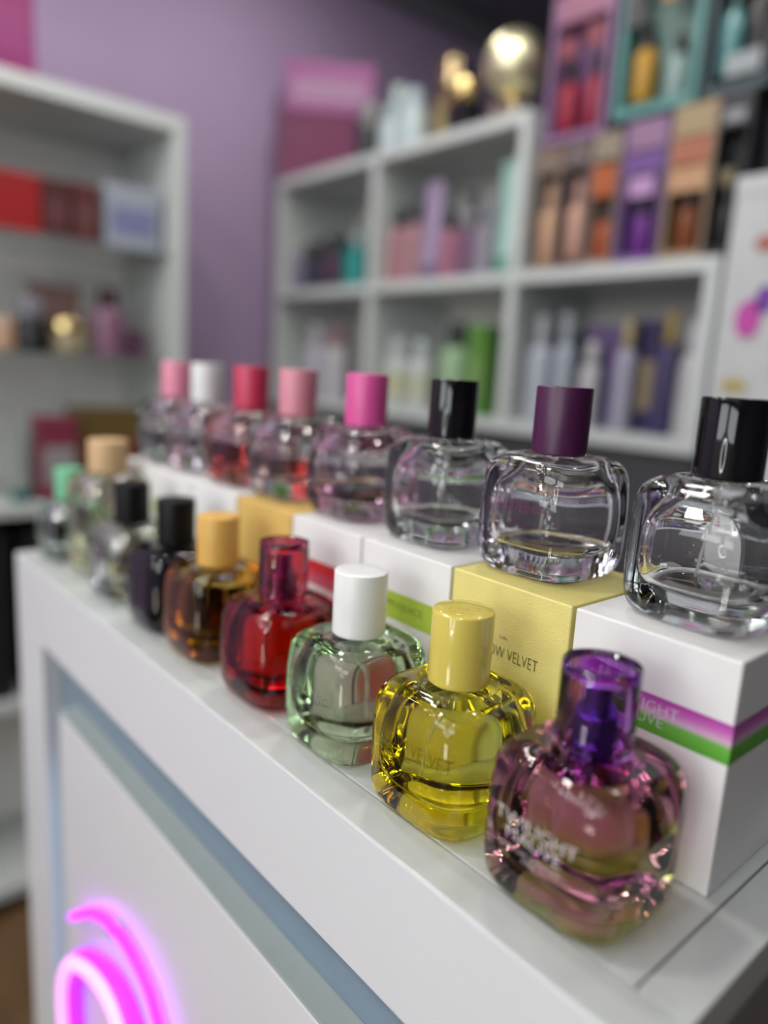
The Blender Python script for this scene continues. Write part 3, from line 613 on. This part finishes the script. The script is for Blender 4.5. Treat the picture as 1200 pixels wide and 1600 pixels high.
jar((0.448, yl + 0.03, U1), 0.028, 0.075, (0.68, 0.42, 0.28), (0.70, 0.48, 0.34), 'peach jar at the left of the middle shelf')
jar((0.512, yl + 0.03, U1), 0.036, 0.075, (0.012, 0.012, 0.014), (0.03, 0.03, 0.035), 'black jar on the middle shelf beside the peach one')
jar((0.512, yl + 0.03, U1 + 0.0757), 0.030, 0.050, (0.22, 0.22, 0.26), (0.28, 0.28, 0.32), 'small grey jar stacked on the black jar')
jar((0.595, yl + 0.03, U1), 0.040, 0.080, (0.42, 0.36, 0.22), (0.5, 0.42, 0.22), 'gold jar on the middle shelf beside the black one', metal=True)
carton((0.590, yl + 0.10, U1), 0.11, 0.05, 0.165, (0.28, 0.17, 0.16), 'dull rose carton behind the gold jar', rz=Q)
lotion((0.690, yl + 0.03, U1), 0.040, 0.165, (0.26, 0.12, 0.20), (0.045, 0.012, 0.015), 'mauve bottle with a dark maroon cap on the middle left shelf')
jar((0.765, yl + 0.05, U1), 0.030, 0.070, (0.15, 0.045, 0.11), (0.12, 0.05, 0.09), 'low plum jar beside the mauve bottle')
squeeze_tube((0.475, yl + 0.03, U2), 0.055, 0.19, (0.36, 0.40, 0.38), (0.0, 0.16, 0.15), 'grey squeeze tube with a teal cap on the lower left shelf', rz=Q)
carton((0.555, yl, U2), 0.090, 0.07, 0.205, (0.28, 0.035, 0.08), 'dark rose carton on the lower left shelf', rz=Q, panel=(0.40, 0.38, 0.38))
carton((0.690, yl + 0.02, U2), 0.165, 0.09, 0.225, (0.17, 0.11, 0.025), 'olive brown box on the lower left shelf', rz=Q, panel=(0.22, 0.03, 0.02))
for k, (x, lab) in enumerate(((0.30, 'black storage crate on the lowest visible shelf, leftmost'), (0.60, 'black storage crate on the lowest visible shelf, rightmost'))):
    carton((x, yl, -0.6195), 0.27, 0.2, 0.42, (0.012, 0.012, 0.014), lab, rz=Q, name='storage_crate', cat='crate')

# ------------------------------------------------------------------ ring lamp facing the counter
rl = thing('ring_lamp', 'white ring lamp on a black stand facing the counter front', 'lamp', (-1.40, 0.08, -CT))
RC = CT + 0.30
tube('light_ring', [(0.0, 0.205 * math.cos(a), RC + 0.205 * math.sin(a)) for a in [2 * PI * k / 48 for k in range(48)]], 0.013, emit('ring_light', (0.97, 0.99, 1.0), 60.0), rl, 12, True)
tube('ring_housing', [(-0.022, 0.205 * math.cos(a), RC + 0.205 * math.sin(a)) for a in [2 * PI * k / 48 for k in range(48)]], 0.020, DARK, rl, 10, True)
lathe('stand', [(0.16, 0.0), (0.16, 0.015), (0.014, 0.02), (0.012, RC - 0.225)], DARK, rl, 20, (-0.022, 0, 0))
